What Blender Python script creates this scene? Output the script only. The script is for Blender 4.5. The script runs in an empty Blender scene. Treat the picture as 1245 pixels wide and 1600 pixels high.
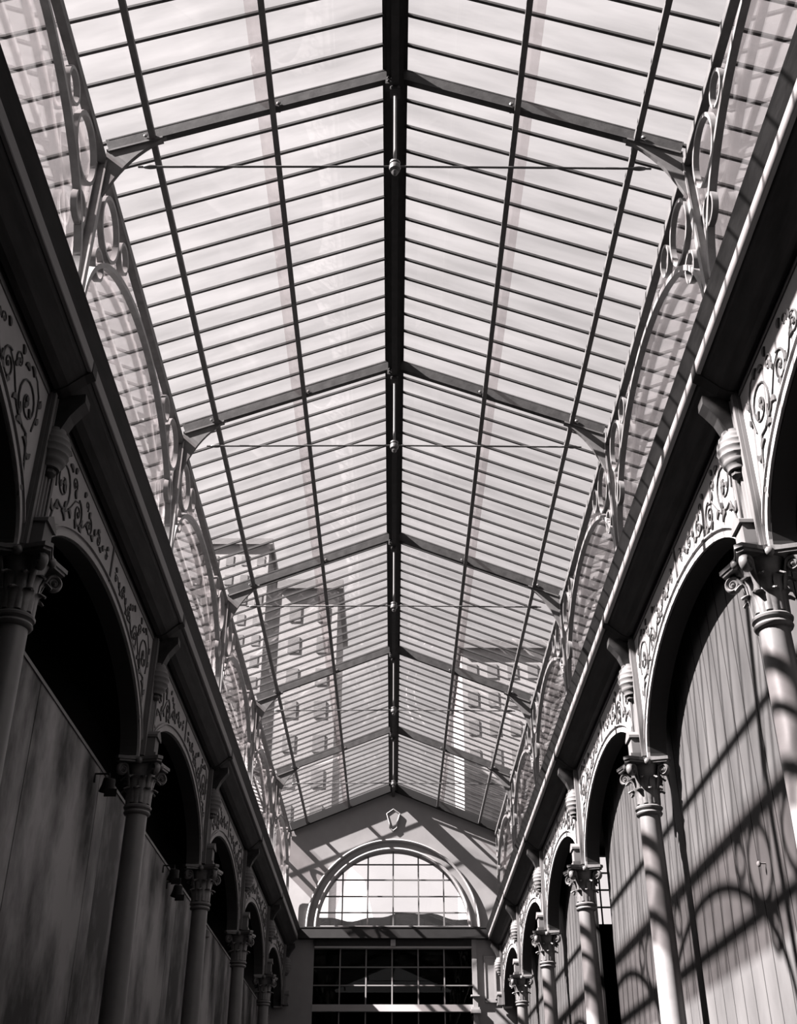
import bpy, math, random
from mathutils import Vector, Matrix
random.seed(7)
scene = bpy.context.scene
C = scene.collection
PI = math.pi
GROUND = 1.6            # everything is modelled with the eye at z = 0; lifted at the end so the floor is z = 0
Y0, B = 6.40, 4.02      # first truss in view, bay length
def yk(k): return Y0 + B * (k - 1)      # truss / column line k (1 = first in view)
YEND = yk(6)            # gable wall
XC = 2.42               # clerestory plane, column line
def U(x): return 8.37 - 0.40 * abs(x)   # underside line of the roof

# ------------------------------------------------------------------ mesh builder
class MB:
    def __init__(self): self.v = []; self.f = []
    def add(self, vs, fs):
        n = len(self.v); self.v += [tuple(p) for p in vs]; self.f += [tuple(i + n for i in f) for f in fs]
        return self
    def box(self, x0, x1, y0, y1, z0, z1):
        vs = [(x0,y0,z0),(x1,y0,z0),(x1,y1,z0),(x0,y1,z0),(x0,y0,z1),(x1,y0,z1),(x1,y1,z1),(x0,y1,z1)]
        return self.add(vs, [(0,3,2,1),(4,5,6,7),(0,1,5,4),(1,2,6,5),(2,3,7,6),(3,0,4,7)])
    def hexa(self, vs):
        return self.add(vs, [(0,3,2,1),(4,5,6,7),(0,1,5,4),(1,2,6,5),(2,3,7,6),(3,0,4,7)])
    def beam(self, p0, p1, w, h, up=(0,0,1)):
        p0, p1 = Vector(p0), Vector(p1); d = (p1 - p0).normalized(); up = Vector(up)
        s = d.cross(up).normalized(); u = s.cross(d).normalized()
        a, b = s * w / 2, u * h / 2
        q = [p0-a-b, p0+a-b, p0+a+b, p0-a+b, p1-a-b, p1+a-b, p1+a+b, p1-a+b]
        return self.add(q, [(0,1,2,3),(7,6,5,4),(0,4,5,1),(1,5,6,2),(2,6,7,3),(3,7,4,0)])
    def sweep(self, pts, secs, side=None, closed=False):
        """pts: path; secs: list of 2D sections (list of (a,b)) one per point, or one for all; side: fixed 'a' axis."""
        pts = [Vector(p) for p in pts]; n = len(pts)
        if not isinstance(secs[0][0], (tuple, list)): secs = [secs] * n
        m = len(secs[0]); vs = []
        prev = None
        for i, p in enumerate(pts):
            if closed: t = pts[(i+1) % n] - pts[i-1]
            else: t = pts[min(i+1, n-1)] - pts[max(i-1, 0)]
            t = t.normalized()
            if side is not None: s = Vector(side); s = (s - t * s.dot(t)).normalized()
            else:
                if prev is None:
                    s = t.cross(Vector((0,0,1)));
                    if s.length < 1e-3: s = t.cross(Vector((1,0,0)))
                else: s = prev - t * prev.dot(t)
                s.normalize(); prev = s
            u = t.cross(s).normalized()
            vs += [p + s * a + u * b for a, b in secs[i]]
        fs = []
        for i in range(n if closed else n - 1):
            i2 = (i + 1) % n
            for j in range(m):
                j2 = (j + 1) % m
                fs.append((i*m+j, i*m+j2, i2*m+j2, i2*m+j))
        if not closed:
            fs.append(tuple(reversed(range(m)))); fs.append(tuple((n-1)*m + j for j in range(m)))
        return self.add(vs, fs)
    def tube(self, pts, r, n=6, closed=False):
        rs = r if isinstance(r, (list, tuple)) else [r] * len(pts)
        secs = [[(q*math.cos(2*PI*j/n), q*math.sin(2*PI*j/n)) for j in range(n)] for q in rs]
        return self.sweep(pts, secs, None, closed)
    def lathe(self, prof, c=(0,0), n=20):
        vs = []; m = len(prof)
        for j in range(n):
            a = 2*PI*j/n
            vs += [(c[0]+r*math.cos(a), c[1]+r*math.sin(a), z) for r, z in prof]
        fs = []
        for j in range(n):
            j2 = (j+1) % n
            for i in range(m-1): fs.append((j*m+i, j2*m+i, j2*m+i+1, j*m+i+1))
        fs.append(tuple(j*m for j in reversed(range(n)))); fs.append(tuple(j*m+m-1 for j in range(n)))
        return self.add(vs, fs)
    def blob(self, c, rx, ry, rz, n=8, m=5):
        prof = []
        vs = []; fs = []
        vs.append((c[0], c[1], c[2]-rz))
        for i in range(1, m):
            t = -PI/2 + PI*i/m
            for j in range(n):
                a = 2*PI*j/n
                vs.append((c[0]+rx*math.cos(t)*math.cos(a), c[1]+ry*math.cos(t)*math.sin(a), c[2]+rz*math.sin(t)))
        vs.append((c[0], c[1], c[2]+rz)); L = len(vs)-1
        for j in range(n):
            j2 = (j+1) % n
            fs.append((0, 1+j2, 1+j))
            for i in range(m-2): fs.append((1+i*n+j, 1+i*n+j2, 1+(i+1)*n+j2, 1+(i+1)*n+j))
            fs.append((L, 1+(m-2)*n+j, 1+(m-2)*n+j2))
        return self.add(vs, fs)
    def prism(self, poly, axis, a0, a1):
        """extrude a 2D polygon along an axis: 'x' -> poly is (y,z), 'y' -> (x,z), 'z' -> (x,y)"""
        def P(q, a): return {'x': (a, q[0], q[1]), 'y': (q[0], a, q[1]), 'z': (q[0], q[1], a)}[axis]
        n = len(poly)
        vs = [P(q, a0) for q in poly] + [P(q, a1) for q in poly]
        fs = [tuple(reversed(range(n))), tuple(range(n, 2*n))] + [(i, (i+1) % n, (i+1) % n + n, i+n) for i in range(n)]
        return self.add(vs, fs)
    def colstrip(self, xs, lo, hi, axis, a0, a1):
        """solid made of columns between two curves lo(x) and hi(x), thickness a0..a1 along axis ('x': x->y coordinate, 'y': x->x coordinate)"""
        def P(x, z, a): return (a, x, z) if axis == 'x' else (x, a, z)
        n = len(xs); vs = []
        for x in xs: vs += [P(x, lo(x), a0), P(x, hi(x), a0), P(x, hi(x), a1), P(x, lo(x), a1)]
        fs = []
        for i in range(n-1):
            for j in range(4): fs.append((4*i+j, 4*i+(j+1) % 4, 4*i+4+(j+1) % 4, 4*i+4+j))
        fs += [(3,2,1,0), tuple(4*(n-1)+j for j in range(4))]
        return self.add(vs, fs)
    def mirror(self, axis=0):
        o = MB(); o.v = [tuple(-c if i == axis else c for i, c in enumerate(p)) for p in self.v]
        o.f = [tuple(reversed(f)) for f in self.f]; return o
    def shift(self, d):
        o = MB(); o.v = [tuple(a+b for a, b in zip(p, d)) for p in self.v]; o.f = list(self.f); return o
    def join(self, other): return self.add(other.v, other.f)
    def mesh(self, name, mat, smooth=False):
        me = bpy.data.meshes.new(name); me.from_pydata(self.v, [], self.f)
        import bmesh
        bm = bmesh.new(); bm.from_mesh(me); bmesh.ops.recalc_face_normals(bm, faces=bm.faces); bm.to_mesh(me); bm.free()
        me.materials.append(mat)
        if smooth:
            for p in me.polygons: p.use_smooth = True
            try: me.set_sharp_from_angle(angle=math.radians(40))
            except Exception: pass
        return me

TOP = []
def put(name, me, parent=None, loc=(0,0,0), label=None, cat=None, group=None, kind=None):
    o = bpy.data.objects.new(name, me); C.objects.link(o); o.location = loc
    if parent: o.parent = parent
    else: TOP.append(o)
    tag(o, label, cat, group, kind); return o
def tag(o, label=None, cat=None, group=None, kind=None):
    if label: o['label'] = label
    if cat: o['category'] = cat
    if group: o['group'] = group
    if kind: o['kind'] = kind
def thing(name, loc, label, cat, group=None):
    return put(name, None, None, loc, label, cat, group)
ORD = ['first', 'second', 'third', 'fourth', 'fifth', 'sixth']

# ------------------------------------------------------------------ materials
def grey(v, t=1.0):     # faint warm/violet print tone
    return (v*1.01, v*0.985, v*0.985, 1)
def mat(name, v, rough=0.6, metal=0.0, noise=0.0, scale=6.0, stretch=(1,1,1), bump=0.0, spec=0.08, dark=None):
    m = bpy.data.materials.new(name); m.use_nodes = True; nt = m.node_tree; N = nt.nodes; L = nt.links
    b = N['Principled BSDF']; b.inputs['Roughness'].default_value = rough; b.inputs['Metallic'].default_value = metal
    b.inputs['Specular IOR Level'].default_value = spec
    b.inputs['Base Color'].default_value = grey(v)
    if noise or bump:
        tc = N.new('ShaderNodeTexCoord'); mp = N.new('ShaderNodeMapping'); mp.inputs['Scale'].default_value = stretch
        L.new(tc.outputs['Object'], mp.inputs['Vector'])
        nz = N.new('ShaderNodeTexNoise'); nz.inputs['Scale'].default_value = scale; nz.inputs['Detail'].default_value = 6; nz.inputs['Roughness'].default_value = 0.6
        L.new(mp.outputs['Vector'], nz.inputs['Vector'])
        if noise:
            r = N.new('ShaderNodeValToRGB'); lo = v*(1-noise) if dark is None else dark
            r.color_ramp.elements[0].color = grey(lo); r.color_ramp.elements[1].color = grey(v*(1+noise))
            r.color_ramp.elements[0].position = 0.3 if dark is None else 0.4; r.color_ramp.elements[1].position = 0.7 if dark is None else 0.62
            L.new(nz.outputs['Fac'], r.inputs['Fac']); L.new(r.outputs['Color'], b.inputs['Base Color'])
        if bump:
            bp = N.new('ShaderNodeBump'); bp.inputs['Strength'].default_value = bump; bp.inputs['Distance'].default_value = 0.02
            L.new(nz.outputs['Fac'], bp.inputs['Height']); L.new(bp.outputs['Normal'], b.inputs['Normal'])
    return m
def glass(name, trans, dirt=0.1, refl=1.0, ior=1.5, scale=2.0, stretch=(1,1,1)):
    """sheet glass: tinted see-through plus mirror reflection by Fresnel; dirt streaks vary the tint"""
    m = bpy.data.materials.new(name); m.use_nodes = True; nt = m.node_tree; N = nt.nodes; L = nt.links
    N.remove(N['Principled BSDF']); out = N['Material Output']
    tr = N.new('ShaderNodeBsdfTransparent'); gl = N.new('ShaderNodeBsdfGlossy'); gl.inputs['Roughness'].default_value = 0.0
    gl.inputs['Color'].default_value = (refl, refl, refl, 1)
    fr = N.new('ShaderNodeFresnel'); fr.inputs['IOR'].default_value = 1.5
    # thin sheet: the back of the face must not go to total reflection
    geo = N.new('ShaderNodeNewGeometry'); mi = N.new('ShaderNodeMix'); mi.data_type = 'FLOAT'
    mi.inputs[2].default_value = ior; mi.inputs[3].default_value = 1/ior
    L.new(geo.outputs['Backfacing'], mi.inputs[0]); L.new(mi.outputs[0], fr.inputs['IOR'])
    tc = N.new('ShaderNodeTexCoord'); mp = N.new('ShaderNodeMapping'); mp.inputs['Scale'].default_value = stretch
    L.new(tc.outputs['Object'], mp.inputs['Vector'])
    nz = N.new('ShaderNodeTexNoise'); nz.inputs['Scale'].default_value = scale; nz.inputs['Detail'].default_value = 5
    L.new(mp.outputs['Vector'], nz.inputs['Vector'])
    r = N.new('ShaderNodeValToRGB'); r.color_ramp.elements[0].position = 0.32; r.color_ramp.elements[1].position = 0.68
    r.color_ramp.elements[0].color = grey(trans*(1-dirt)); r.color_ramp.elements[1].color = grey(min(1, trans*(1+dirt*0.5)))
    L.new(nz.outputs['Fac'], r.inputs['Fac']); L.new(r.outputs['Color'], tr.inputs['Color'])
    mx = N.new('ShaderNodeMixShader'); L.new(fr.outputs['Fac'], mx.inputs['Fac']); L.new(tr.outputs[0], mx.inputs[1]); L.new(gl.outputs[0], mx.inputs[2])
    L.new(mx.outputs[0], out.inputs['Surface'])
    return m

M = dict(
    iron=mat('painted_iron', 0.038, 0.5, noise=0.25, scale=9, bump=0.15),
    purlin=mat('purlin_iron', 0.085, 0.5, noise=0.2, scale=9),
    ridge=mat('ridge_iron', 0.025, 0.5, noise=0.2, scale=9),
    bar=mat('glazing_bar_iron', 0.045, 0.55, noise=0.2, scale=12),
    frame=mat('clerestory_iron', 0.13, 0.4, noise=0.2, scale=9, spec=0.3),
    rod=mat('tie_rod_steel', 0.06, 0.4, spec=0.4),
    gutter=mat('gutter_zinc', 0.02, 0.55, noise=0.35, scale=3.5, stretch=(3,0.6,3), bump=0.1),
    strap=mat('gutter_strap', 0.015, 0.6),
    stucco=mat('painted_spandrel', 0.22, 0.7, noise=0.08, scale=4),
    soffit_shade=mat('painted_soffit_shade', 0.03, 0.8),  # colour darkened to hold the shade under the arches
    lip=mat('lip_paint', 0.13, 0.6),
    relief=mat('relief_bronze', 0.05, 0.5, noise=0.2, scale=12),
    stone=mat('painted_pilaster', 0.085, 0.6, noise=0.1, scale=6),
    column=mat('column_paint', 0.095, 0.4, noise=0.12, scale=5, spec=0.3, bump=0.05),
    capital=mat('capital_paint', 0.085, 0.4, noise=0.3, scale=14, spec=0.3),
    board=mat('hoarding_board', 0.041, 0.6, noise=0.3, scale=1.6, stretch=(1,1,0.5)),
    backing=mat('hoarding_backing', 0.012, 0.9),
    plaster=mat('stained_board', 0.13, 0.55, noise=0.55, scale=1.1, stretch=(1,1,0.6), dark=0.015),
    edge=mat('board_edge_trim', 0.12, 0.5),
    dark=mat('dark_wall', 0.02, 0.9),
    wall=mat('gable_plaster', 0.16, 0.8, noise=0.1, scale=2),
    mould=mat('gable_moulding', 0.2, 0.6),
    lintel=mat('lintel_paint', 0.016, 0.55, noise=0.1, scale=6),
    muntin=mat('window_muntin', 0.08, 0.5),
    muntin_pale=mat('screen_muntin', 0.12, 0.5),
    black=mat('black_fitting', 0.01, 0.45),
    floor=mat('stone_floor', 0.04, 0.6, noise=0.2, scale=3),
    ext=mat('apartment_wall', 0.2, 0.8, noise=0.15, scale=0.3),
    extwin=mat('apartment_window', 0.13, 0.4),
    roofing=mat('tile_roof', 0.004, 0.8, noise=0.5, scale=2.5),
    rock=mat('pale_cliff', 0.3, 0.9, noise=0.25, scale=0.12),
    ground=mat('street_ground', 0.05, 0.9),
    roofglass=glass('roof_glass', 0.775, 0.10, ior=1.32, scale=1.4, stretch=(0.5, 3.0, 1)),
    lapglass=glass('lapped_glass', 0.90, 0.05),
    clereglass=glass('clerestory_dusty_glass', 0.70, 0.10, scale=2.2, stretch=(1,1,0.4)),
    clearglass=glass('clerestory_clear_glass', 0.97, 0.03),
    winglass=glass('window_glass', 0.97, 0.03, scale=1.0),
    darkglass=glass('screen_glass', 0.3, 0.2, refl=0.2),
)

# ------------------------------------------------------------------ roof trusses
def truss_meshes():
    d = {}
    for s in (1, -1):
        mb = MB()
        for x0, x1 in ((0.06, 2.40),):
            z0, z1 = U(x0), U(x1)
            mb.beam((x0,0,z0+0.095), (x1,0,z1+0.095), 0.046, 0.14)       # web
            mb.beam((x0,0,z0+0.03), (x1,0,z1+0.03), 0.058, 0.016)        # bottom flange
            mb.beam((x0,0,z0+0.16), (x1,0,z1+0.16), 0.05, 0.014)
        g = MB()
        # solid gusset with a concave lower edge between rafter and post
        pl = []
        for i in range(11):
            f = i/10; x = 1.90 + 0.47*f; z = (U(1.90)+0.03)*(1-f) + 6.93*f
            pl.append((x + 0.045*math.sin(PI*f), z + 0.06*math.sin(PI*f)))
        pl += [(2.40, 6.93), (2.40, U(2.40)+0.03)]
        g.prism(pl, 'y', -0.018, 0.018)
        g.beam((1.95,0,U(1.95)+0.012), (2.38,0,U(2.38)+0.012), 0.07, 0.018)
        r = MB(); r.tube([(0.03,0,7.285), (1.1,0,7.278), (2.12,0,7.27)], 0.010, 6); r.blob((2.02,0,7.271), 0.07, 0.02, 0.02)
        bo = MB()
        for dy in (-0.04, 0.04): bo.blob((2.09,dy,U(2.09)+0.075), 0.02, 0.014, 0.02, 6, 4)
        b2 = MB()
        for dy in (-0.04, 0.04): b2.blob((1.00,dy,U(1.00)+0.055), 0.02, 0.014, 0.02, 6, 4)
        if s < 0: mb, g, r, bo, b2 = (q.mirror() for q in (mb, g, r, bo, b2))
        d[s] = (mb.mesh('rafter', M['iron']), g.mesh('gusset', M['purlin']), r.mesh('tie_rod', M['rod'], True),
                bo.mesh('bolt_pair', M['rod'], True), b2.mesh('bolt_pair', M['rod'], True))
    k = MB(); k.tube([(0,0,8.34), (0,0,7.30)], 0.013, 8)
    b = MB(); b.lathe([(0.012,7.19),(0.022,7.20),(0.03,7.215),(0.018,7.235),(0.045,7.245),(0.05,7.27),(0.045,7.295),(0.03,7.305),(0.045,7.315),(0.045,7.33),(0.014,7.345)], n=14)
    c = MB(); c.box(-0.085, 0.0, -0.055, 0.03, 8.27, 8.35); c.box(-0.045,0.045,-0.05,0.05,8.20,8.235)
    for q in ((-0.06,-0.06,8.30),(-0.03,-0.06,8.33),(-0.06,-0.06,8.34),(-0.02,-0.06,8.29),(0.03,-0.055,8.22),(-0.03,-0.055,8.22)): c.blob(q, 0.014,0.014,0.014,6,4)
    d['king'] = k.mesh('king_rod', M['rod'], True); d['boss'] = b.mesh('boss', M['rod'], True); d['clamp'] = c.mesh('ridge_clamp', M['iron'])
    return d
TM = truss_meshes()
TL = ['nearest iron roof truss with tie rod, at the top of the picture', 'second iron roof truss from the camera, with tie rod', 'third iron roof truss, halfway up the glazed nave',
      'fourth iron roof truss from the camera, with tie rod', 'farthest full roof truss, last before the gable wall']
for k in range(1, 6):
    t = thing('roof_truss', (0, yk(k), 0), TL[k-1], 'roof truss', 'iron roof trusses')
    for s in (-1, 1):
        a = TM[s]
        for nm, me in zip(('rafter', 'gusset', 'tie_rod', 'bolt_pair', 'bolt_pair'), a): put(nm, me, t)
    put('king_rod', TM['king'], t); put('boss', TM['boss'], t); put('ridge_clamp', TM['clamp'], t)
# verge rafter lying along the gable
v = MB()
for s in (-1, 1):
    v.beam((s*0.02, YEND-0.05, U(0)+0.10), (s*2.42, YEND-0.05, U(2.42)+0.10), 0.06, 0.19)
    v.beam((s*0.02, YEND-0.085, U(0)+0.0), (s*2.42, YEND-0.085, U(2.42)+0.0), 0.10, 0.02)
put('verge_rafter', v.mesh('verge_rafter', M['strap']), None, (0,0,0), 'dark verge rafter along the top of the gable wall', 'rafter')

YA = yk(0) - 0.3
def longbeam(name, mb, m, label, cat): return put(name, mb.mesh(name, m), None, (0,0,0), label, cat)
q = MB(); q.box(-0.075, 0.075, YA, YEND-0.02, 8.36, 8.50); q.box(-0.033, 0.033, YA, YEND-0.02, 8.24, 8.36)
q.prism([(-0.11,8.50),(0.11,8.50),(0.0,8.62)], 'y', YA, YEND-0.02)
longbeam('ridge_beam', q, M['ridge'], 'dark iron ridge beam down the middle of the glass roof', 'beam')
for s, side in ((-1, 'left'), (1, 'right')):
    for x, nm in ((1.05, 'inner'), (2.03, 'outer')):
        q = MB(); x = s*x; u = U(x)
        q.box(x-0.025, x+0.025, YA, YEND-0.02, u+0.010, u+0.022); q.box(x-0.020, x+0.020, YA, YEND-0.02, u+0.02, u+0.07)
        longbeam('purlin', q, M['purlin'], f'{nm} iron purlin on the {side} slope, ' + ('nearer the ridge' if nm == 'inner' else 'nearer the eave'), 'purlin')
    q = MB(); q.box(s*2.39, s*2.46, YA, YEND-0.02, 7.29, 7.37)
    e = MB(); e.box(s*3.03, s*3.10, YA, YEND-0.02, U(3.07)+0.09, U(3.07)+0.155)
    longbeam('overhang_purlin', e, M['purlin'], f'outermost purlin carrying the glazed overhang outside the {side} clerestory', 'purlin')
    longbeam('eave_beam', q, M['purlin'], f'iron eave beam along the top of the {side} clerestory', 'beam')

# ------------------------------------------------------------------ roof glazing: one panel per bay and slope
NB = 14
def slopebar(s, w, lo, hi, x0=0.06, x1=3.29):
    mb = MB(); zc = (lo+hi)/2
    mb.beam((s*x0,0,U(x0)+zc), (s*x1,0,U(x1)+zc), w, hi-lo); return mb
BAR, PANE, LAP, OVH = {}, {}, {}, {}
for s in (-1, 1):
    b = slopebar(s, 0.025, 0.166, 0.192); BAR[s] = b.mesh('glazing_bar', M['bar'])
    p = MB(); x0, x1 = 0.05, 2.50; z0, z1 = U(x0)+0.193, U(x1)+0.193
    p.hexa([(s*x0,0.0,z0),(s*x1,0.0,z1),(s*x1,B-0.004,z1),(s*x0,B-0.004,z0),(s*x0,0.0,z0+0.006),(s*x1,0.0,z1+0.006),(s*x1,B-0.004,z1+0.006),(s*x0,B-0.004,z0+0.006)])
    PANE[s] = p.mesh('glass_pane', M['roofglass'])
    p = MB(); x0, x1 = 2.502, 3.31; z0, z1 = U(x0)+0.193, U(x1)+0.193
    p.hexa([(s*x0,0.0,z0),(s*x1,0.0,z1),(s*x1,B-0.004,z1),(s*x0,B-0.004,z0),(s*x0,0.0,z0+0.006),(s*x1,0.0,z1+0.006),(s*x1,B-0.004,z1+0.006),(s*x0,B-0.004,z0+0.006)])
    OVH[s] = p.mesh('overhang_pane', M['clereglass'])
    l = MB(); x0, x1 = 1.09, 1.20; z0, z1 = U(x0)+0.178, U(x1)+0.178
    l.hexa([(s*x0,0.0,z0),(s*x1,0.0,z1),(s*x1,B-0.004,z1),(s*x0,B-0.004,z0),(s*x0,0.0,z0+0.005),(s*x1,0.0,z1+0.005),(s*x1,B-0.004,z1+0.005),(s*x0,B-0.004,z0+0.005)])
    LAP[s] = l.mesh('lapped_pane', M['lapglass'])
PL = ['nearest', 'second', 'third', 'fourth', 'fifth', 'farthest']
for k in range(0, 6):
    for s, side in ((-1, 'left'), (1, 'right')):
        where = ('above the nearest truss, cut by the top of the picture' if k == 0 else 'against the gable wall' if k == 5 else f'between the {ORD[k-1]} and {ORD[k]} trusses')
        t = thing('skylight_panel', (0, yk(k), 0), f'glazed roof bay, {side} slope, {where}', 'skylight', 'glazed bays of the pitched roof')
        put('glass_pane', PANE[s], t); put('lapped_pane', LAP[s], t); put('overhang_pane', OVH[s], t)
        for i in range(NB): put('glazing_bar', BAR[s], t, (0, B*i/NB + 0.02, 0))

# ------------------------------------------------------------------ clerestory: one iron frame per bay and side (local origin: bay centre on plane)
def ring_mesh(r, t, s, d=0.024):
    mb = MB(); n = 28
    pts = [(0, r*math.cos(2*PI*i/n), r*math.sin(2*PI*i/n)) for i in range(n)]
    mb.sweep(pts, [(-d,-t),(d,-t),(d,t),(-d,t)], (1,0,0), True); return mb.mesh('ring', M['frame'], True)
RB, RS, RT = ring_mesh(0.268, 0.016, 1), ring_mesh(0.132, 0.013, 1), ring_mesh(0.125, 0.013, 1)
am = MB(); pts = [(0,-1.9,5.14)]
for i in range(41):
    a = PI - PI*i/40
    pts.append((0, 1.9*math.cos(a), 5.95+1.13*math.sin(a)))
pts.append((0,1.9,5.14))
am.sweep(pts, [(-0.030,-0.022),(0.030,-0.022),(0.030,0.022),(-0.030,0.022)], (1,0,0)); ARCH = am.mesh('arch_rib', M['frame'], True)
pm = MB(); pm.box(-0.045,0.045,-0.012,0.012,5.12,7.32); pm.box(-0.045,-0.030,-0.032,0.032,5.12,7.32); pm.box(0.03,0.045,-0.04,0.04,5.12,7.32)
POST = pm.mesh('post', M['frame'])
up = MB(); up.box(0.066,0.072,-B/2+0.005,B/2-0.005,5.14,7.50); UPG = up.mesh('glass_pane', M['clearglass'])
for s, side in ((-1, 'left'), (1, 'right')):
    for k in range(0, 6):
        yc = yk(k) + B/2
        lab = f'arched iron clerestory window with rings, {side} side, ' + ('nearest and cut by the picture edge' if k == 0 else 'farthest, touching the gable wall' if k == 5 else f'between the {ORD[k-1]} and {ORD[k]} trusses')
        t = thing('clerestory_window', (s*XC, yc, 0), lab, 'window', 'clerestory windows')
        if s < 0: t.scale = (-1, 1, 1)
        put('arch_rib', ARCH, t)
        for e in (-1, 1):
            put('ring', RB, t, (0, e*1.575, 6.985)); put('ring', RT, t, (0, e*1.70, 6.47)); put('ring', RS, t, (0, e*1.10, 7.115))
        put('glass_pane', UPG, t)
    for k in range(0, 6):
        t = put('clerestory_post', POST, None, (s*XC, yk(k), 0), f'iron clerestory post under the {side} end of the ' + (f'{ORD[k-1]} truss' if k else 'roof before the first truss'), 'post', 'clerestory posts')
        if s < 0: t.scale = (-1, 1, 1)
# ------------------------------------------------------------------ gutters (cornice) on both sides
PROF = [(2.085,5.205),(2.10,5.187),(2.160,5.112),(2.165,5.085),(2.165,4.985),(2.19,4.955),(2.235,4.915),(2.285,4.868),(2.335,4.836),(2.375,4.828),
        (2.385,4.85),(2.40,4.85),(2.42,4.835),(2.47,4.835),(2.56,4.90),(2.56,5.12),(2.30,5.12),(2.12,5.20)]
for s, side in ((-1, 'left'), (1, 'right')):
    t = thing('gutter_cornice', (0, 0, 0), f'long dark gutter cornice with bright lip along the {side} side' if s > 0 else 'long black gutter cornice along the shaded left side', 'gutter')
    mb = MB(); mb.prism([(s*x, z) for x, z in PROF], 'y', YA-2.5, YEND-0.03); put('gutter_trough', mb.mesh('gutter_trough', M['gutter']), t)
    mb = MB(); mb.prism([(s*x, z) for x, z in [(2.164,5.095),(2.140,5.090),(2.135,5.08),(2.135,4.985),(2.140,4.978),(2.164,4.976)]], 'y', YA-2.5, YEND-0.03); put('lip_moulding', mb.mesh('lip_moulding', M['lip']), t)
    c = [(2.132,5.085),(2.128,4.978),(2.185,4.945),(2.232,4.903),(2.283,4.856),(2.335,4.824),(2.38,4.815),(2.38,4.86),(2.2,5.0)]
    mb = MB(); mb.prism([(s*x, z) for x, z in c], 'y', -0.05, 0.05); sm = mb.mesh('strap', M['strap'])
    for k in range(0, 6): put('strap', sm, t, (0, yk(k)-0.12, 0))
    mb = MB(); mb.tube([(s*2.13, yk(0), 5.212), (s*2.13, YEND-0.05, 5.212)], 0.008, 6); put('gutter_bead', mb.mesh('gutter_bead', M['edge']), t)

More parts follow.
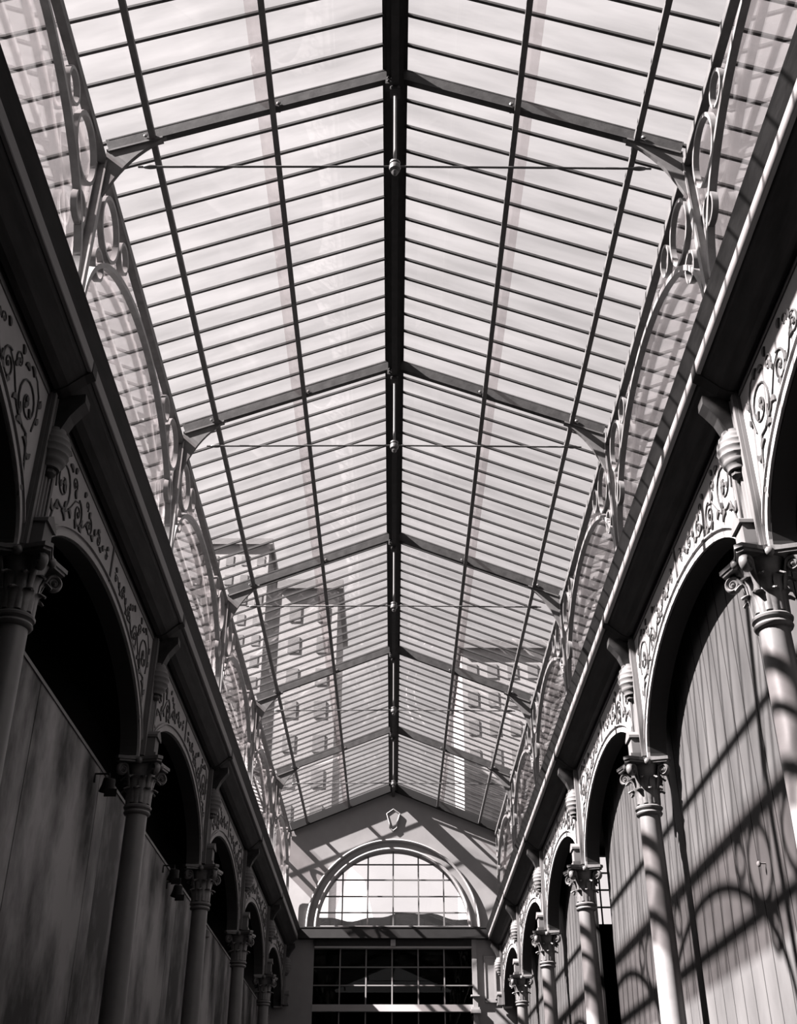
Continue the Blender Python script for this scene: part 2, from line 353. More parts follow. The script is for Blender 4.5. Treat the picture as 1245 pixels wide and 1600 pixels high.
# ------------------------------------------------------------------ arcade: arches, pilasters, columns
AZ, AA, AB_ = 3.56, 1.83, 0.84
def archz(y): return AZ + AB_*math.sqrt(max(0, 1-(y/AA)**2))
ys = [-AA*math.cos(PI/2*i/22) for i in range(23)]
def spiral(cy, cz, r0, turns, a0, dirn, n=26, r1=0.2):
    pts = []
    for i in range(n):
        f = i/(n-1); r = r0*(1-f*(1-r1)); a = a0 + dirn*2*PI*turns*f
        pts.append((0, cy+r*math.cos(a), cz+r*math.sin(a)))
    return pts
def relief():   # half bay, y from -1.83 (pilaster) to 0 (crown)
    mb = MB()
    def stem(p, r=0.011): mb.tube(p, [0.8*r*(1-0.5*i/(len(p)-1)) for i in range(len(p))], 5)
    def leaf(y, z, l, a, w=0.018):
        d = Vector((0, math.cos(a), math.sin(a))); n = 6
        pts = [Vector((0,y,z)) + d*l*i/(n-1) + Vector((0,-d.z,d.y))*0.25*l*math.sin(PI*i/(n-1)) for i in range(n)]
        mb.sweep(pts, [[(-0.008,-q),(0.008,-q),(0.008,q),(-0.008,q)] for q in [w*math.sin(PI*(0.12+0.86*i/(n-1)))+0.002 for i in range(n)]], (1,0,0))
    # big scroll by the pilaster
    stem(spiral(-1.53, 4.47, 0.20, 1.6, -1.9, 1)); stem([(0,-1.60,4.28),(0,-1.66,4.16),(0,-1.69,4.05),(0,-1.66,3.95),(0,-1.70,3.86)], 0.012)
    stem(spiral(-1.655, 4.04, 0.05, 1.2, 1.6, -1, 14), 0.008)
    stem([(0,-1.68,4.35),(0,-1.72,4.5),(0,-1.70,4.64),(0,-1.62,4.72),(0,-1.52,4.74)], 0.009)
    # second scroll
    stem([(0,-1.47,4.28),(0,-1.36,4.33),(0,-1.28,4.42),(0,-1.2,4.52),(0,-1.1,4.56)], 0.010)
    stem(spiral(-1.10, 4.46, 0.115, 1.5, 1.7, -1)); stem(spiral(-1.27, 4.62, 0.065, 1.3, -0.6, 1, 16), 0.008)
    # third and fourth scrolls along the arch
    stem([(0,-1.02,4.38),(0,-0.92,4.45),(0,-0.84,4.55),(0,-0.76,4.60)], 0.009)
    stem(spiral(-0.78, 4.54, 0.08, 1.5, 1.6, -1, 20), 0.009); stem(spiral(-0.90, 4.66, 0.045, 1.2, -0.8, 1, 14), 0.007)
    stem([(0,-0.72,4.50),(0,-0.62,4.55),(0,-0.54,4.62),(0,-0.44,4.64)], 0.008)
    stem(spiral(-0.48, 4.59, 0.055, 1.4, 1.6, -1, 16), 0.008); stem([(0,-0.44,4.55),(0,-0.33,4.58),(0,-0.25,4.64),(0,-0.14,4.63)], 0.007)
    stem(spiral(-0.20, 4.60, 0.038, 1.3, 1.6, -1, 14), 0.007)
    for y, z, l, a in ((-1.66,4.16,0.09,2.6),(-1.64,4.20,0.08,0.3),(-1.69,4.0,0.07,0.5),(-1.68,3.92,0.07,2.4),(-1.48,4.27,0.10,-0.4),(-1.40,4.30,0.09,1.6),(-1.34,4.36,0.08,-0.5),(-1.55,4.70,0.08,0.5),
                       (-1.45,4.68,0.08,-0.2),(-1.60,4.40,0.06,1.0),(-1.48,4.42,0.06,2.0),(-1.53,4.50,0.05,-1.0),(-1.2,4.54,0.07,1.9),(-1.16,4.38,0.07,-1.0),(-1.04,4.38,0.07,-0.3),(-0.97,4.42,0.06,1.7),(-0.87,4.5,0.06,-0.2),
                       (-0.80,4.6,0.06,1.5),(-0.70,4.5,0.06,-0.3),(-0.6,4.56,0.06,1.6),(-0.52,4.63,0.06,0.7),(-0.42,4.55,0.05,-0.3),(-0.32,4.58,0.05,1.6),(-0.2,4.66,0.05,0.4),(-1.71,4.58,0.07,2.0),(-1.71,4.45,0.06,2.2),(-1.3,4.7,0.06,1.0),(-1.0,4.68,0.06,0.8)):
        leaf(y, z, l, a)
    for y, z in ((-1.53,4.47),(-1.10,4.46),(-0.78,4.54),(-0.48,4.59),(-1.655,4.04),(-1.27,4.62)): mb.blob((0,y,z), 0.012, 0.02, 0.02, 6, 4)
    return mb
R0 = relief()
SP, RL = {}, {}
for e in (-1, 1):
    mb = MB(); yy = [-B/2-0.0] + [-1.90] + ys if e < 0 else None
    def lo_(y): return archz(y) if abs(y) < AA else AZ
    half = [-B/2, -1.9, -1.831] + ys
    mb.colstrip(half, lo_, lambda y: 4.86, 'x', 0.0, 0.17)
    rl = MB().join(R0)
    if e > 0: mb = mb.mirror(1); rl = rl.mirror(1)
    SP[e] = mb.mesh('spandrel', M['stucco']); RL[e] = rl.mesh('scroll_relief', M['relief'], True)
ar = MB(); pts = []
for i in range(45):
    a = PI - PI*i/44; pts.append((0, (AA+0.022)*math.cos(a), AZ+(AB_+0.022)*math.sin(a)))
ar.sweep(pts, [(-0.012,-0.022),(0.004,-0.022),(0.004,0.022),(-0.012,0.022)], (1,0,0))
pts = [(0, y*1.03, AZ+(z-AZ)*1.065) for _, y, z in pts]
ar.sweep(pts, [(-0.022,-0.006),(0.004,-0.006),(0.004,0.006),(-0.022,0.006)], (1,0,0)); AV = ar.mesh('archivolt', M['stucco'])
sf_ = MB(); sf_.colstrip([-1.829]+ys[1:]+[-y for y in ys[:-1]][::-1][0:-1]+[1.829], lambda y: archz(y)-0.012, lambda y: archz(y)+0.001, 'x', 0.012, 0.172); SOF = sf_.mesh('soffit_shade_sheet', M['soffit_shade'])  # thin dark sheet under the arch, painting in its shade
bd = MB(); bd.box(-0.014,0.0,-0.012,0.012,4.45,4.85); BEAD = bd.mesh('crown_bead', M['stone'])
fz = MB(); fz.box(-0.01,0.0,-B/2+0.14,B/2-0.14,4.795,4.85); SHB = fz.mesh('shade_band', M['stone'])  # darker band standing in for the cornice's shade on the wall top
for s, side in ((-1, 'left'), (1, 'right')):
    adj = 'sunlit' if s > 0 else 'shaded'
    for k in range(0, 6):
        lab = f'{adj} arcade arch with scroll relief, {side} wall, ' + ('nearest, cut by the picture edge' if k == 0 else 'farthest, beside the gable wall' if k == 5 else f'between the {ORD[k-1]} and {ORD[k]} columns')
        t = thing('arcade_arch', (s*XC, yk(k)+B/2, 0), lab, 'arch', f'{side} arcade arches')
        if s < 0: t.scale = (-1, 1, 1)
        for e in (-1, 1):
            put('spandrel', SP[e], t); put('scroll_relief', RL[e], t, (-0.006,0,0))
        put('archivolt', AV, t); put('soffit_shade_sheet', SOF, t); put('crown_bead', BEAD, t); put('shade_band', SHB, t)
# pilaster
pb = MB(); pb.box(-0.03,0.0,-0.15,0.15,3.60,4.85)
for y in (-0.125, 0.125): pb.box(-0.055,-0.03,y-0.02,y+0.02,3.60,4.84)
for y in (-0.062, 0.0, 0.062): pb.prism([(y-0.022,-0.03),(y+0.022,-0.03),(y+0.012,-0.052),(y-0.012,-0.052)] and [(-0.03,y-0.022),(-0.052,y-0.010),(-0.052,y+0.010),(-0.03,y+0.022)], 'z', 3.62, 4.82)
PILA = pb.mesh('shaft', M['stone'], True)
pq = MB(); pq.box(-0.13,-0.0,-0.085,0.085,3.60,3.80); pq.box(-0.15,0.0,-0.10,0.10,3.60,3.645)
pq.prism([(-0.10,3.80),(0.10,3.80),(0.10,3.825),(0.0,3.89),(-0.10,3.825)], 'x', -0.15, -0.0); PBASE = pq.mesh('base_block', M['stone'])
cb = MB(); prof = []
for i in range(25):
    f = i/24; z = 4.26+0.32*f
    r = 0.045+0.08*math.sin(PI*min(1, 0.10+f*0.80)) + 0.005*math.cos(f*2*PI*6)
    prof.append((max(r,0.02), z))
cb.lathe(prof, (-0.05,0), 16); CORB = cb.mesh('corbel_bulb', M['stone'], True)
cd = MB(); cd.blob((-0.06,0,4.235), 0.05,0.05,0.035); CDROP = cd.mesh('corbel_drop', M['relief'], True)
ce = MB(); ce.prism([(0.0,4.56),(-0.10,4.56),(-0.125,4.62),(-0.15,4.68),(-0.20,4.75),(-0.24,4.80),(-0.235,4.87),(0.0,4.84)], 'y', -0.06, 0.06)
CBR = ce.mesh('corbel_bracket', M['gutter'])
# column: origin at the column axis on the floor
FZ = -GROUND
co = MB(); co.lathe([(0.17,FZ),(0.17,FZ+0.12),(0.15,FZ+0.14),(0.155,FZ+0.20),(0.125,FZ+0.24),(0.112,FZ+0.30),(0.111,0.6),(0.104,2.2),(0.097,3.08)], n=28); SHAFT = co.mesh('shaft', M['column'], True)
cr = MB(); cr.lathe([(0.097,3.055),(0.118,3.065),(0.125,3.08),(0.118,3.095),(0.105,3.10),(0.112,3.11),(0.128,3.118),(0.132,3.132),(0.122,3.145),(0.10,3.15)], n=28); COLLAR = cr.mesh('collar', M['column'], True)
bl = MB(); bl.lathe([(0.10,3.145),(0.102,3.25),(0.11,3.36),(0.13,3.46),(0.155,3.535)], n=20); BELL = bl.mesh('bell', M['capital'], True)
def leafmesh(r0, z0, h, out, w):
    mb = MB(); n = 9; pts = []; secs = []
    for i in range(n):
        f = i/(n-1)
        r = r0 + 0.012*f + out*max(0, f-0.45)**2*3.3; z = z0 + h*math.sin(min(1, f*1.08)*PI/2*1.12)
        if f > 0.85: z -= h*0.10*(f-0.85)/0.15
        pts.append((r, 0, z)); q = w*(0.65+0.5*math.sin(PI*f))*(1 if f < 0.8 else 1-0.6*(f-0.8)/0.2)
        secs.append([(-q,-0.004),(-q*0.5,0.006),(0,-0.002),(q*0.5,0.006),(q,-0.004),(q*0.5,-0.010),(0,-0.014),(-q*0.5,-0.010)])
    mb.sweep(pts, secs, (0,1,0)); return mb.mesh('acanthus_leaf', M['capital'], True)
LEAF1, LEAF2 = leafmesh(0.103, 3.15, 0.15, 0.06, 0.036), leafmesh(0.106, 3.16, 0.25, 0.075, 0.033)
vo = MB(); sp = []
for i in range(34):
    f = i/33; r = 0.056*(1-0.78*f); a = PI*0.75 - 2*PI*1.7*f
    sp.append((0.215+r*math.cos(a), 0, 3.455+r*math.sin(a)))
stemp = [(0.115,0,3.27),(0.135,0,3.37),(0.155,0,3.44)]
pth = stemp + sp
rr = [0.010,0.014,0.016] + [0.022*(1-0.45*i/33) for i in range(34)]
vo.sweep(pth, [[(q*1.5*math.cos(2*PI*j/8), q*0.8*math.sin(2*PI*j/8)) for j in range(8)] for q in rr], (0,1,0)); vo.blob((0.215,0,3.455), 0.016,0.035,0.016)
VOL = vo.mesh('volute', M['capital'], True)
ab = MB(); out = []
for c in range(4):
    a = PI/4 + c*PI/2
    for da, r in ((-0.10,0.292),(0.10,0.292)): out.append((r*math.cos(a+da), r*math.sin(a+da)))
    for j in range(1, 8):
        f = j/8; aa = a + PI/2*f
        p0 = Vector((0.29*math.cos(a+0.1), 0.29*math.sin(a+0.1))); p1 = Vector((0.29*math.cos(a+PI/2-0.1), 0.29*math.sin(a+PI/2-0.1)))
        p = p0.lerp(p1, f); p -= p.normalized()*0.045*math.sin(PI*f); out.append((p.x, p.y))
ab.prism(out, 'z', 3.545, 3.575); ab.prism([(x*0.94, y*0.94) for x, y in out], 'z', 3.525, 3.546); ABAC = ab.mesh('abacus', M['capital'])
fl = MB(); fl.blob((0.175,0,3.535), 0.03,0.035,0.035); FLO = fl.mesh('fleuron', M['capital'], True)
for s, side in ((-1, 'left'), (1, 'right')):
    for k in range(1, 7):
        if k < 6:
            lab = ['nearest','second','third','fourth','farthest'][k-1] + ' ' + ('sunlit pale' if s > 0 else 'dark shaded') + f' column of the {side} arcade from the camera, with scrolled capital'
            t = thing('arcade_column', (s*2.40, yk(k), 0), lab, 'column', f'{side} arcade columns')
            if s < 0: t.scale = (-1, 1, 1)
            put('shaft', SHAFT, t); put('collar', COLLAR, t)
            cp = put('capital', BELL, t)
            for j in range(8):
                o = put('acanthus_leaf', LEAF1, cp); o.rotation_euler = (0,0,2*PI*j/8)
                o = put('acanthus_leaf', LEAF2, cp); o.rotation_euler = (0,0,2*PI*(j+0.5)/8)
            for j in range(4):
                o = put('volute', VOL, cp); o.rotation_euler = (0,0,PI/4+PI/2*j)
                o = put('fleuron', FLO, cp); o.rotation_euler = (0,0,PI/2*j)
            put('abacus', ABAC, cp)
        yp = yk(k) if k < 6 else YEND-0.16
        lab = f'moulded pilaster with bulbous corbel on the {side} wall, ' + (f'above the {ORD[k-1]} column' if k < 6 else 'in the corner of the gable wall')
        t = thing('pilaster', (s*XC, yp, 0), lab, 'pilaster', f'{side} wall pilasters')
        if s < 0: t.scale = (-1, 1, 1)
        put('shaft', PILA, t); put('base_block', PBASE, t); c = put('corbel', CORB, t); put('corbel_drop', CDROP, c); put('corbel_bracket', CBR, c)

# ------------------------------------------------------------------ hoardings
XH = 2.70
BW = B/14
def boards(n, back=True, z1=4.93):
    mb = MB(); bk = MB(); L = n*BW
    for i in range(n): mb.box(0, 0.022, i*BW+0.009, (i+1)*BW-0.009, FZ, z1)
    bk.box(0.016, 0.045, 0, L, FZ, z1); return mb, bk
RH = [(-1,14),(0,14),(1,14),(2,14),(3,10),(4,14),(5,14)]
for k, n in RH:
    y = yk(k) + (B - n*BW if k == 3 else 0)
    mb, bk = boards(n)
    where = {-1:'behind the camera', 0:'nearest, at the right picture edge', 1:'between the first and second columns', 2:'between the second and third columns', 3:'beyond the gap by the third column', 4:'between the fourth and fifth columns', 5:'farthest, by the gable wall'}[k]
    t = thing('board_hoarding', (XH, y, 0), f'hoarding of tall vertical grey boards on the right, {where}', 'hoarding', 'right boarded hoardings')
    put('boards', mb.mesh('boards', M['board']), t); put('backing', bk.mesh('backing', M['backing']), t)
h = MB(); h.tube([(0,0,0),(-0.035,0,0.0),(-0.05,0,0.02)], 0.006, 6); h.blob((-0.05,0,-0.005), 0.016,0.016,0.022); 
put('wall_bulb', h.mesh('wall_bulb', M['edge'], True), None, (XH-0.001, 8.24, 2.08), 'tiny white bulb on the sunlit right hoarding', 'lamp')
for k in range(-1, 6):
    y = yk(k); mb = MB(); mb.box(-0.03, 0, 0.004, B*0.40-0.008, FZ, 3.38); mb.box(-0.03, 0, B*0.40+0.008, B-0.355, FZ, 3.38); mb.box(-0.03,0,B-0.338,B-0.004,FZ,3.38)
    bk = MB(); bk.box(-0.05,-0.03,0,B,FZ,3.38)
    where = {-1:'behind the camera', 0:'before the first column', 1:'between the first and second columns', 2:'between the second and third columns', 3:'between the third and fourth columns', 4:'between the fourth and fifth columns', 5:'next to the gable wall'}[k]
    t = thing('panel_hoarding', (-XH, y, 0), f'stained dark panel hoarding on the left, {where}', 'hoarding', 'left panel hoardings')
    put('panels', mb.mesh('panels', M['plaster']), t); put('backing', bk.mesh('backing', M['backing']), t)
    e = MB(); e.box(-0.05, 0.012, 0, B, 3.38, 3.41); put('top_trim', e.mesh('top_trim', M['edge']), t)
# spotlights hung on the left hoarding
sb = MB(); sb.lathe([(0.045,0.06),(0.055,0.05),(0.06,-0.01),(0.075,-0.07),(0.07,-0.075),(0.02,-0.05)], n=14); SPB = sb.mesh('lamp_body', M['black'], True)
sa = MB(); sa.tube([(-0.13,0,0.02),(-0.13,0,0.10),(0,0,0.10),(0,0,0.04)], 0.010, 6); SPA = sa.mesh('arm', M['black'])
sf = MB(); sf.box(-0.01,0.10,-0.075,-0.067,-0.13,-0.06)
SPF = sf.mesh('barn_door', M['black'])
for y, z, lab in ((10.22,3.18,'black spotlight on the left hoarding, nearest, just before the second column'),(13.72,3.24,'middle black spotlight on the left hoarding, just before the third column'),(14.05,3.13,'black spotlight on the left hoarding with a flap, closest to the third column')):
    t = thing('spotlight', (-XH+0.14, y-0.35, z), lab, 'spotlight', 'spotlights on the left hoarding')
    b = put('lamp_body', SPB, t); b.rotation_euler = (0.35, 0.2, 0); put('arm', SPA, t); put('barn_door', SPF, t)
w = MB(); w.lathe([(0.02,-0.06),(0.05,-0.04),(0.055,0.04),(0.03,0.06)], n=12)
put('wall_lamp', w.mesh('wall_lamp', M['edge'], True), None, (-XH+0.06, 16.6, 3.20), 'small pale wall lamp beyond the third left column', 'lamp')

# ------------------------------------------------------------------ the setting: walls, floor, ceilings
def struct(name, mb, m): return put(name, mb.mesh(name, m), None, (0,0,0), kind='structure')
YB = -1.62
q = MB(); q.box(-4.2,4.6,YB-0.2,YEND+3.0,FZ-0.2,FZ); struct('floor', q, M['floor'])
YX = 18.6
q = MB(); q.box(2.60,2.78,YB,YEND,4.94,5.10); q.box(2.78,4.35,YB,YX,4.94,5.10); q.box(-3.9,-2.60,YB,YEND,4.94,5.10); q.box(-2.62,2.62,YB,yk(0)-0.35,7.3,7.5); struct('ceiling', q, M['dark'])  # opaque lids over aisles and camera bay, added to stop skylight leaking in
q = MB(); q.box(4.20,4.35,YB,YX,FZ,4.94)          # outer wall of the right aisle and its cross wall with a window
WX0, WX1, WZ0, WZ1 = 2.95, 3.95, 3.74, 4.82
for a in ((2.76,WX0,FZ,4.94),(WX1,4.35,FZ,4.94),(WX0,WX1,FZ,WZ0),(WX0,WX1,WZ1,4.94)): q.box(a[0],a[1],YX,YX+0.12,a[2],a[3])
struct('wall_right', q, M['dark'])
q = MB(); q.box(2.44,2.62,YB,yk(0)-0.02,4.0,7.4); struct('unseen_wall_right', q, M['dark'])  # unseen solid side wall, added to shut out sky light near the camera
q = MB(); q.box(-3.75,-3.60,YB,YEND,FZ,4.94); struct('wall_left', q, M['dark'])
q = MB(); q.box(-2.62,-2.44,YB,yk(0)-0.02,4.0,7.4); struct('unseen_wall_left', q, M['dark'])  # same added closing wall on the left, out of view
q = MB(); q.box(-3.75,4.35,YB-0.15,YB,FZ,7.5); struct('unseen_end_wall', q, M['dark'])  # unseen wall behind the camera, added to keep sky light from pouring in
# aisle window
t = thing('window_3', (0,0,0), None, None); t['kind'] = 'structure'
q = MB(); q.box(WX0,WX1,YX+0.06,YX+0.066,WZ0,WZ1); put('pane', q.mesh('pane', M['winglass']), t)
q = MB()
for i in range(1, 5): q.box(WX0+0.2*i-0.01,WX0+0.2*i+0.01,YX+0.04,YX+0.085,WZ0,WZ1)
for z in (4.01,4.28,4.55): q.box(WX0,WX1,YX+0.04,YX+0.085,z-0.01,z+0.01)
put('muntins', q.mesh('muntins', M['bar']), t)
# gable wall
AR, ACZ, YW = 1.72, 5.25, YEND
def hole(x): return ACZ + math.sqrt(max(0, AR*AR-x*x)) if abs(x) < AR else ACZ
xs = [-2.75,-1.9] + [AR*-math.cos(PI*i/48) for i in range(49)] + [1.9,2.75]
q = MB(); q.colstrip(xs, hole, lambda x: U(x)+0.19, 'y', YW, YW+0.28)
q.box(-3.75,-1.77,YW,YW+0.28,FZ,ACZ); q.box(1.78,2.9,YW,YW+0.28,FZ,ACZ); q.box(-1.78,1.79,YW+0.02,YW+0.28,4.80,ACZ)
struct('wall_back', q, M['wall'])
q = MB()
for r, w, d in ((AR+0.035,0.035,0.05),(AR+0.235,0.028,0.075)):
    pts = [(r*math.cos(PI-PI*i/48), YW-0.0, ACZ+r*math.sin(PI-PI*i/48)) for i in range(49)]
    q.sweep(pts, [(-w,-d),(w,-d),(w,0.03),(-w,0.03)], None) if False else None
    vs = []
    for i in range(49):
        a = PI-PI*i/48
        for rr_, yy_ in ((r-w, YW-d*0.6), (r, YW-d), (r+w, YW-d*0.6), (r+w, YW+0.02), (r-w, YW+0.02)): vs.append((rr_*math.cos(a), yy_, ACZ+rr_*math.sin(a)))
    fs = []
    for i in range(48):
        for j in range(5): fs.append((5*i+j, 5*i+(j+1)%5, 5*i+5+(j+1)%5, 5*i+5+j))
    fs += [(4,3,2,1,0), tuple(48*5+j for j in range(5))]
    q.add(vs, fs)
put('trim_1', q.mesh('trim_1', M['mould']), None, (0,0,0), kind='structure')
# arched window: frame, muntins, glass
t = thing('window_1', (0,0,0), None, None); t['kind'] = 'structure'
q = MB(); q.colstrip([AR*-math.cos(PI*i/40) for i in range(41)], lambda x: ACZ, hole, 'y', YW+0.14, YW+0.146); put('pane', q.mesh('pane', M['winglass']), t)
q = MB()
for x in (-1.165,-0.585,0,0.585,1.165): q.box(x-0.016,x+0.016,YW+0.11,YW+0.17,ACZ,hole(x)-0.0)
for z in (5.60,5.96,6.33,6.68):
    hx = math.sqrt(AR*AR-(z-ACZ)**2); q.box(-hx,hx,YW+0.115,YW+0.165,z-0.012,z+0.012)
put('muntins', q.mesh('muntins', M['muntin']), t)
q = MB(); q.box(-1.75,1.75,YW-0.02,YW+0.2,ACZ-0.03,ACZ+0.035); put('window_sill', q.mesh('window_sill', M['mould']), t)
# ornament over the window
t = thing('keystone_ornament', (0, YW, 0), 'small shield shaped plaster ornament near the gable peak', 'ornament')
oc = [(0,7.94),(0.155,7.83),(0.075,7.56),(0.085,7.50),(0.0,7.43),(-0.085,7.50),(-0.075,7.56),(-0.155,7.83)]
q = MB(); q.prism([(x*0.85, 7.69+(z-7.69)*0.9) for x, z in oc], 'y', -0.03, 0.005); put('shield', q.mesh('shield', M['wall']), t)
q = MB(); q.tube([(x,-0.03,z) for x, z in oc], 0.020, 6, True); put('rim', q.mesh('rim', M['mould']), t)
# lintel and secondary beam
q = MB(); q.box(-2.3,2.15,YW-0.16,YW+0.02,5.015,5.22); q.box(-2.3,2.15,YW-0.19,YW+0.02,4.99,5.02); q.box(-2.3,2.15,YW-0.17,YW+0.02,5.215,5.24)
put('lintel_beam', q.mesh('lintel_beam', M['lintel']), None, (0,0,0), 'grey lintel beam below the arched window', 'beam')
t = thing('transom_panel', (0, YW, 0), 'recessed dark transom panel under the lintel beam', 'panel')
q = MB(); q.box(-1.76,1.76,-0.06,0.015,4.83,4.985); put('board', q.mesh('board', M['lintel']), t)
q = MB(); q.box(-1.76,1.76,-0.085,0.015,4.80,4.832); put('lower_trim', q.mesh('lower_trim', M['mould']), t)
q = MB(); q.box(-0.055,0.055,-0.11,-0.05,4.835,4.975); put('centre_block', q.mesh('centre_block', M['mould']), t)
# glazed screen
t = thing('window_2', (0,0,0), None, None); t['kind'] = 'structure'
q = MB(); q.box(-1.78,1.80,YW+0.10,YW+0.108,FZ,4.82); put('pane', q.mesh('pane', M['darkglass']), t)
q = MB()
for x in (-1.18,-0.60,-0.02,0.56,1.14): q.box(x-0.014,x+0.014,YW+0.06,YW+0.10,FZ,4.80)
for z in (4.42,4.04,3.1,2.7): q.box(-1.77,1.78,YW+0.065,YW+0.098,z-0.012,z+0.012)
put('muntins', q.mesh('muntins', M['muntin_pale']), t)
q = MB(); q.box(-1.77,1.78,YW-0.02,YW+0.12,3.50,3.64); put('transom_bar', q.mesh('transom_bar', M['mould']), t)
q = MB(); q.box(-1.80,1.82,YW+0.9,YW+1.0,FZ,4.9); q.box(-1.80,1.82,YW+0.28,YW+0.95,4.82,4.9); q.box(-1.85,-1.80,YW+0.28,YW+1.0,FZ,4.9); q.box(1.80,1.85,YW+0.28,YW+1.0,FZ,4.9)
put('screen_backing', q.mesh('screen_backing', M['backing']), None, (0,0,0), kind='structure')  # dark box put behind the glazed screen so its panes stay dark
t = thing('door_pilaster', (1.80, YW, 0), 'grey pilaster with moulded cap right of the dark glazed screen', 'pilaster')
q = MB(); q.box(-0.045,0.06,-0.06,0.0,FZ,4.985); put('shaft', q.mesh('shaft', M['wall']), t)
q = MB(); q.box(-0.10,0.11,-0.11,0.0,3.46,3.53); q.box(-0.08,0.09,-0.09,0.0,3.525,3.58); put('moulded_cap', q.mesh('moulded_cap', M['mould']), t)
q = MB(); q.box(-0.09,0.10,-0.10,0.0,3.80,3.83); put('necking', q.mesh('necking', M['mould']), t)
t = thing('wall_panel', (2.15, YW, 0), 'narrow framed wall panel in the right corner of the gable wall', 'panel')
q = MB(); q.box(-0.10,0.10,-0.02,0.0,3.75,4.60); put('field', q.mesh('field', M['wall']), t)
q = MB(); q.box(-0.13,0.13,-0.035,0,4.60,4.64); q.box(-0.13,-0.10,-0.035,0,3.72,4.60); q.box(0.10,0.13,-0.035,0,3.72,4.60); q.box(-0.13,0.13,-0.035,0,3.68,3.75); put('panel_frame', q.mesh('panel_frame', M['wall']), t)
q = MB(); q.box(-0.35,-0.25,-0.06,0,FZ,4.98); 

# ------------------------------------------------------------------ outside
q = MB(); q.box(-300,300,YEND+3.0,420,FZ-0.3,FZ-0.1); struct('ground', q, M['ground'])
q = MB()
n = 40
def top(x): return 6.42 + 0.10*math.sin(x*1.9+0.6) + 0.03*math.sin(x*7)
q.colstrip([-3.2+5.3*i/n for i in range(n+1)], lambda x: FZ, top, 'y', 31.0, 34.0)
t = put('tile_roof', q.mesh('tile_roof', M['roofing']), None, (0,0,0), 'dark wavy roof behind the arched window', 'roof')
for x, h_ in ((-1.62,0.25),(-0.28,0.16)):
    q = MB(); q.tube([(x,31.4,5.9),(x,31.4,6.0+h_)], 0.012, 5); put('aerial', q.mesh('aerial', M['roofing']), t)
q = MB()
xs = [-42+2.0*i for i in range(22)]
q.colstrip(xs, lambda x: FZ, lambda x: 36 + 9*math.sin(x*0.13+1.0) + 2.5*math.sin(x*0.9) - max(0, x+5)*3.2 - max(0, -x-22)*0.8, 'y', 160, 190)
put('cliff', q.mesh('cliff', M['rock']), None, (0,0,0), 'pale rocky cliff far behind the arched window', 'cliff')
wm = MB(); wm.box(-0.34,0.34,-0.03,0.05,-0.5,0.5); WIN = wm.mesh('window', M['extwin'])
def tower(x0, x1, y0, d, h_, label, steps=()):
    t = thing('apartment_building', ((x0+x1)/2, y0, FZ), label, 'building', 'apartment buildings beyond the roof')
    w = (x1-x0)/2; q = MB(); q.box(-w,w,0,d,0,h_-FZ); put('wall', q.mesh('wall', M['ext']), t)
    q = MB(); q.box(-w-0.3,w+0.3,-0.3,d+0.3,h_-FZ,h_-FZ+0.6); put('parapet', q.mesh('parapet', M['extwin']), t)
    for a, b, hh in steps:
        q = MB(); q.box(a,b,d*0.3,d*0.8,h_-FZ+0.6,h_-FZ+hh); put('roof_house', q.mesh('roof_house', M['ext']), t)
    nx = max(2, min(9, int(2*w/1.3))); 
    for i in range(nx):
        for j in range(8): put('window', WIN, t, (-w + 2*w*(i+0.5)/nx, -0.02, h_-FZ-1.6-j*2.0))
tower(-18.6,-11.5,90,12,51.6,'tall grey tower seen through the left slope, left and highest of the buildings',((-3.0,1.6,2.8),))
tower(-6.7,-3.35,60,8,31.3,'grey block seen through the left slope, right of the tallest tower',((-1.2,0.8,1.6),))
tower(-40,-26,95,12,40,'low broad block seen through the far left glazing')
tower(4.6,11.4,70,12,32.0,'broad grey block with windows seen through the right slope',((-3.0,-1.0,1.6),))
tower(19,32,62,12,25,'wide low block seen through the far right glazing')
p = MB(); p.tube([(2.02-0.28,YEND-0.9,7.95),(2.02-0.28,YEND+1.2,7.95)], 0.03, 6)

# ------------------------------------------------------------------ light
sun = bpy.data.lights.new('sun', 'SUN'); sun.energy = 85; sun.angle = math.radians(0.55); sun.color = (1, 0.985, 0.975)
so = bpy.data.objects.new('sun', sun); C.objects.link(so)
so.rotation_euler = Vector((1.0, 0.30, -0.95)).to_track_quat('-Z', 'Y').to_euler(); so.location = (-20, -5, 25)
w = bpy.data.worlds.new('sky'); scene.world = w; w.use_nodes = True; nt = w.node_tree; N = nt.nodes; L = nt.links
bg = N['Background']
tc = N.new('ShaderNodeTexCoord'); dot = N.new('ShaderNodeVectorMath'); dot.operation = 'DOT_PRODUCT'; dot.inputs[1].default_value = Vector((-1.0,-0.25,0.97)).normalized()
L.new(tc.outputs['Generated'], dot.inputs[0])
mr = N.new('ShaderNodeMapRange'); mr.inputs['From Min'].default_value = -0.6; mr.inputs['From Max'].default_value = 1.0; mr.inputs['To Min'].default_value = 0.72; mr.inputs['To Max'].default_value = 1.75
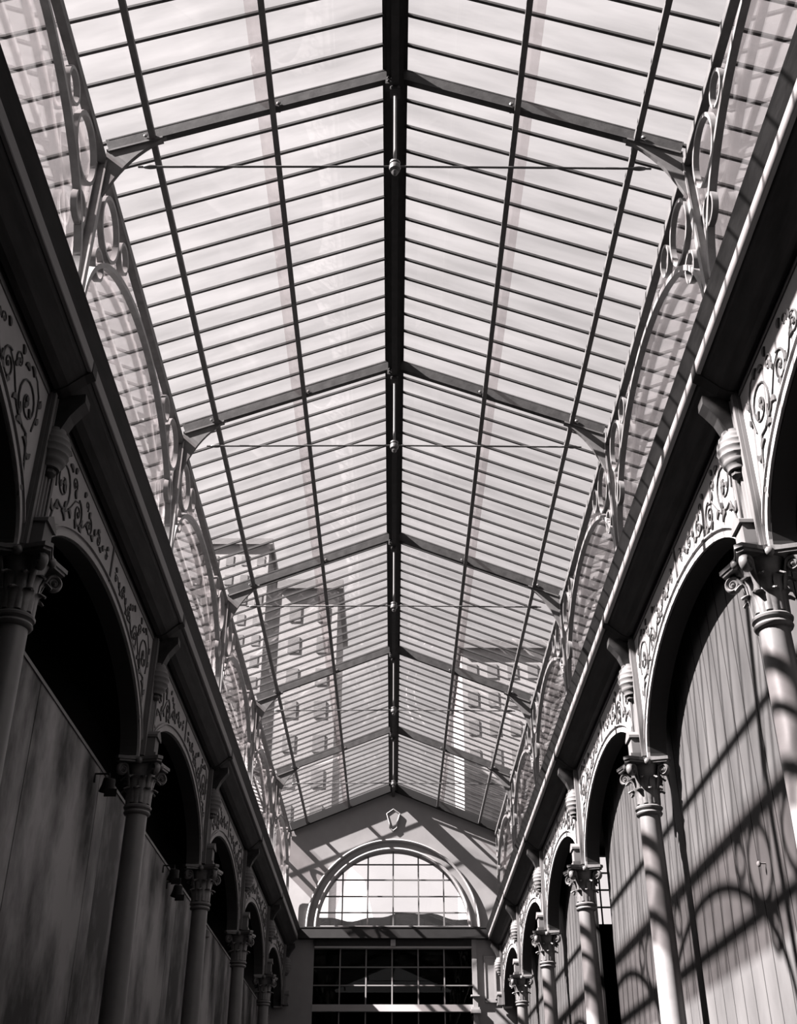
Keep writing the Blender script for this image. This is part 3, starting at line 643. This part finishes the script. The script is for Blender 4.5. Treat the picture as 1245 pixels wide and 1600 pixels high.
L.new(dot.outputs['Value'], mr.inputs['Value'])
nz = N.new('ShaderNodeTexNoise'); nz.inputs['Scale'].default_value = 2.2; nz.inputs['Detail'].default_value = 5; L.new(tc.outputs['Generated'], nz.inputs['Vector'])
m2 = N.new('ShaderNodeMapRange'); m2.inputs['From Min'].default_value = 0.3; m2.inputs['From Max'].default_value = 0.7; m2.inputs['To Min'].default_value = 0.93; m2.inputs['To Max'].default_value = 1.07
L.new(nz.outputs['Fac'], m2.inputs['Value'])
mu = N.new('ShaderNodeMath'); mu.operation = 'MULTIPLY'; L.new(mr.outputs[0], mu.inputs[0]); L.new(m2.outputs[0], mu.inputs[1])
bg.inputs['Color'].default_value = grey(1.0); L.new(mu.outputs[0], bg.inputs['Strength'])

# ------------------------------------------------------------------ lift so that the floor is z = 0, camera
for o in TOP: o.location.z += GROUND
f = 1750.0; pitch = math.atan(1075/f); yaw = math.atan(9.5/math.hypot(f, 1075))
cam = bpy.data.cameras.new('camera'); cam.sensor_fit = 'VERTICAL'; cam.sensor_height = 36; cam.sensor_width = 36*1245/1600; cam.lens = f/1600*36
cam.clip_start = 0.05; cam.clip_end = 1000
cobj = bpy.data.objects.new('camera', cam); C.objects.link(cobj)
hd = Vector((math.sin(yaw), math.cos(yaw), 0)); r = Vector((math.cos(yaw), -math.sin(yaw), 0))
fw = hd*math.cos(pitch) + Vector((0,0,math.sin(pitch))); upv = -hd*math.sin(pitch) + Vector((0,0,math.cos(pitch)))
cobj.matrix_world = Matrix(((r.x,upv.x,-fw.x,0),(r.y,upv.y,-fw.y,0),(r.z,upv.z,-fw.z,GROUND),(0,0,0,1)))
scene.camera = cobj
scene.cycles.transparent_max_bounces = 24; scene.cycles.diffuse_bounces = 2; scene.cycles.glossy_bounces = 4; scene.cycles.max_bounces = 10
scene.cycles.caustics_reflective = False
vs_ = scene.view_settings; vs_.view_transform = 'Standard'; vs_.look = 'None'; vs_.exposure = 0; vs_.gamma = 1; vs_.use_curve_mapping = False
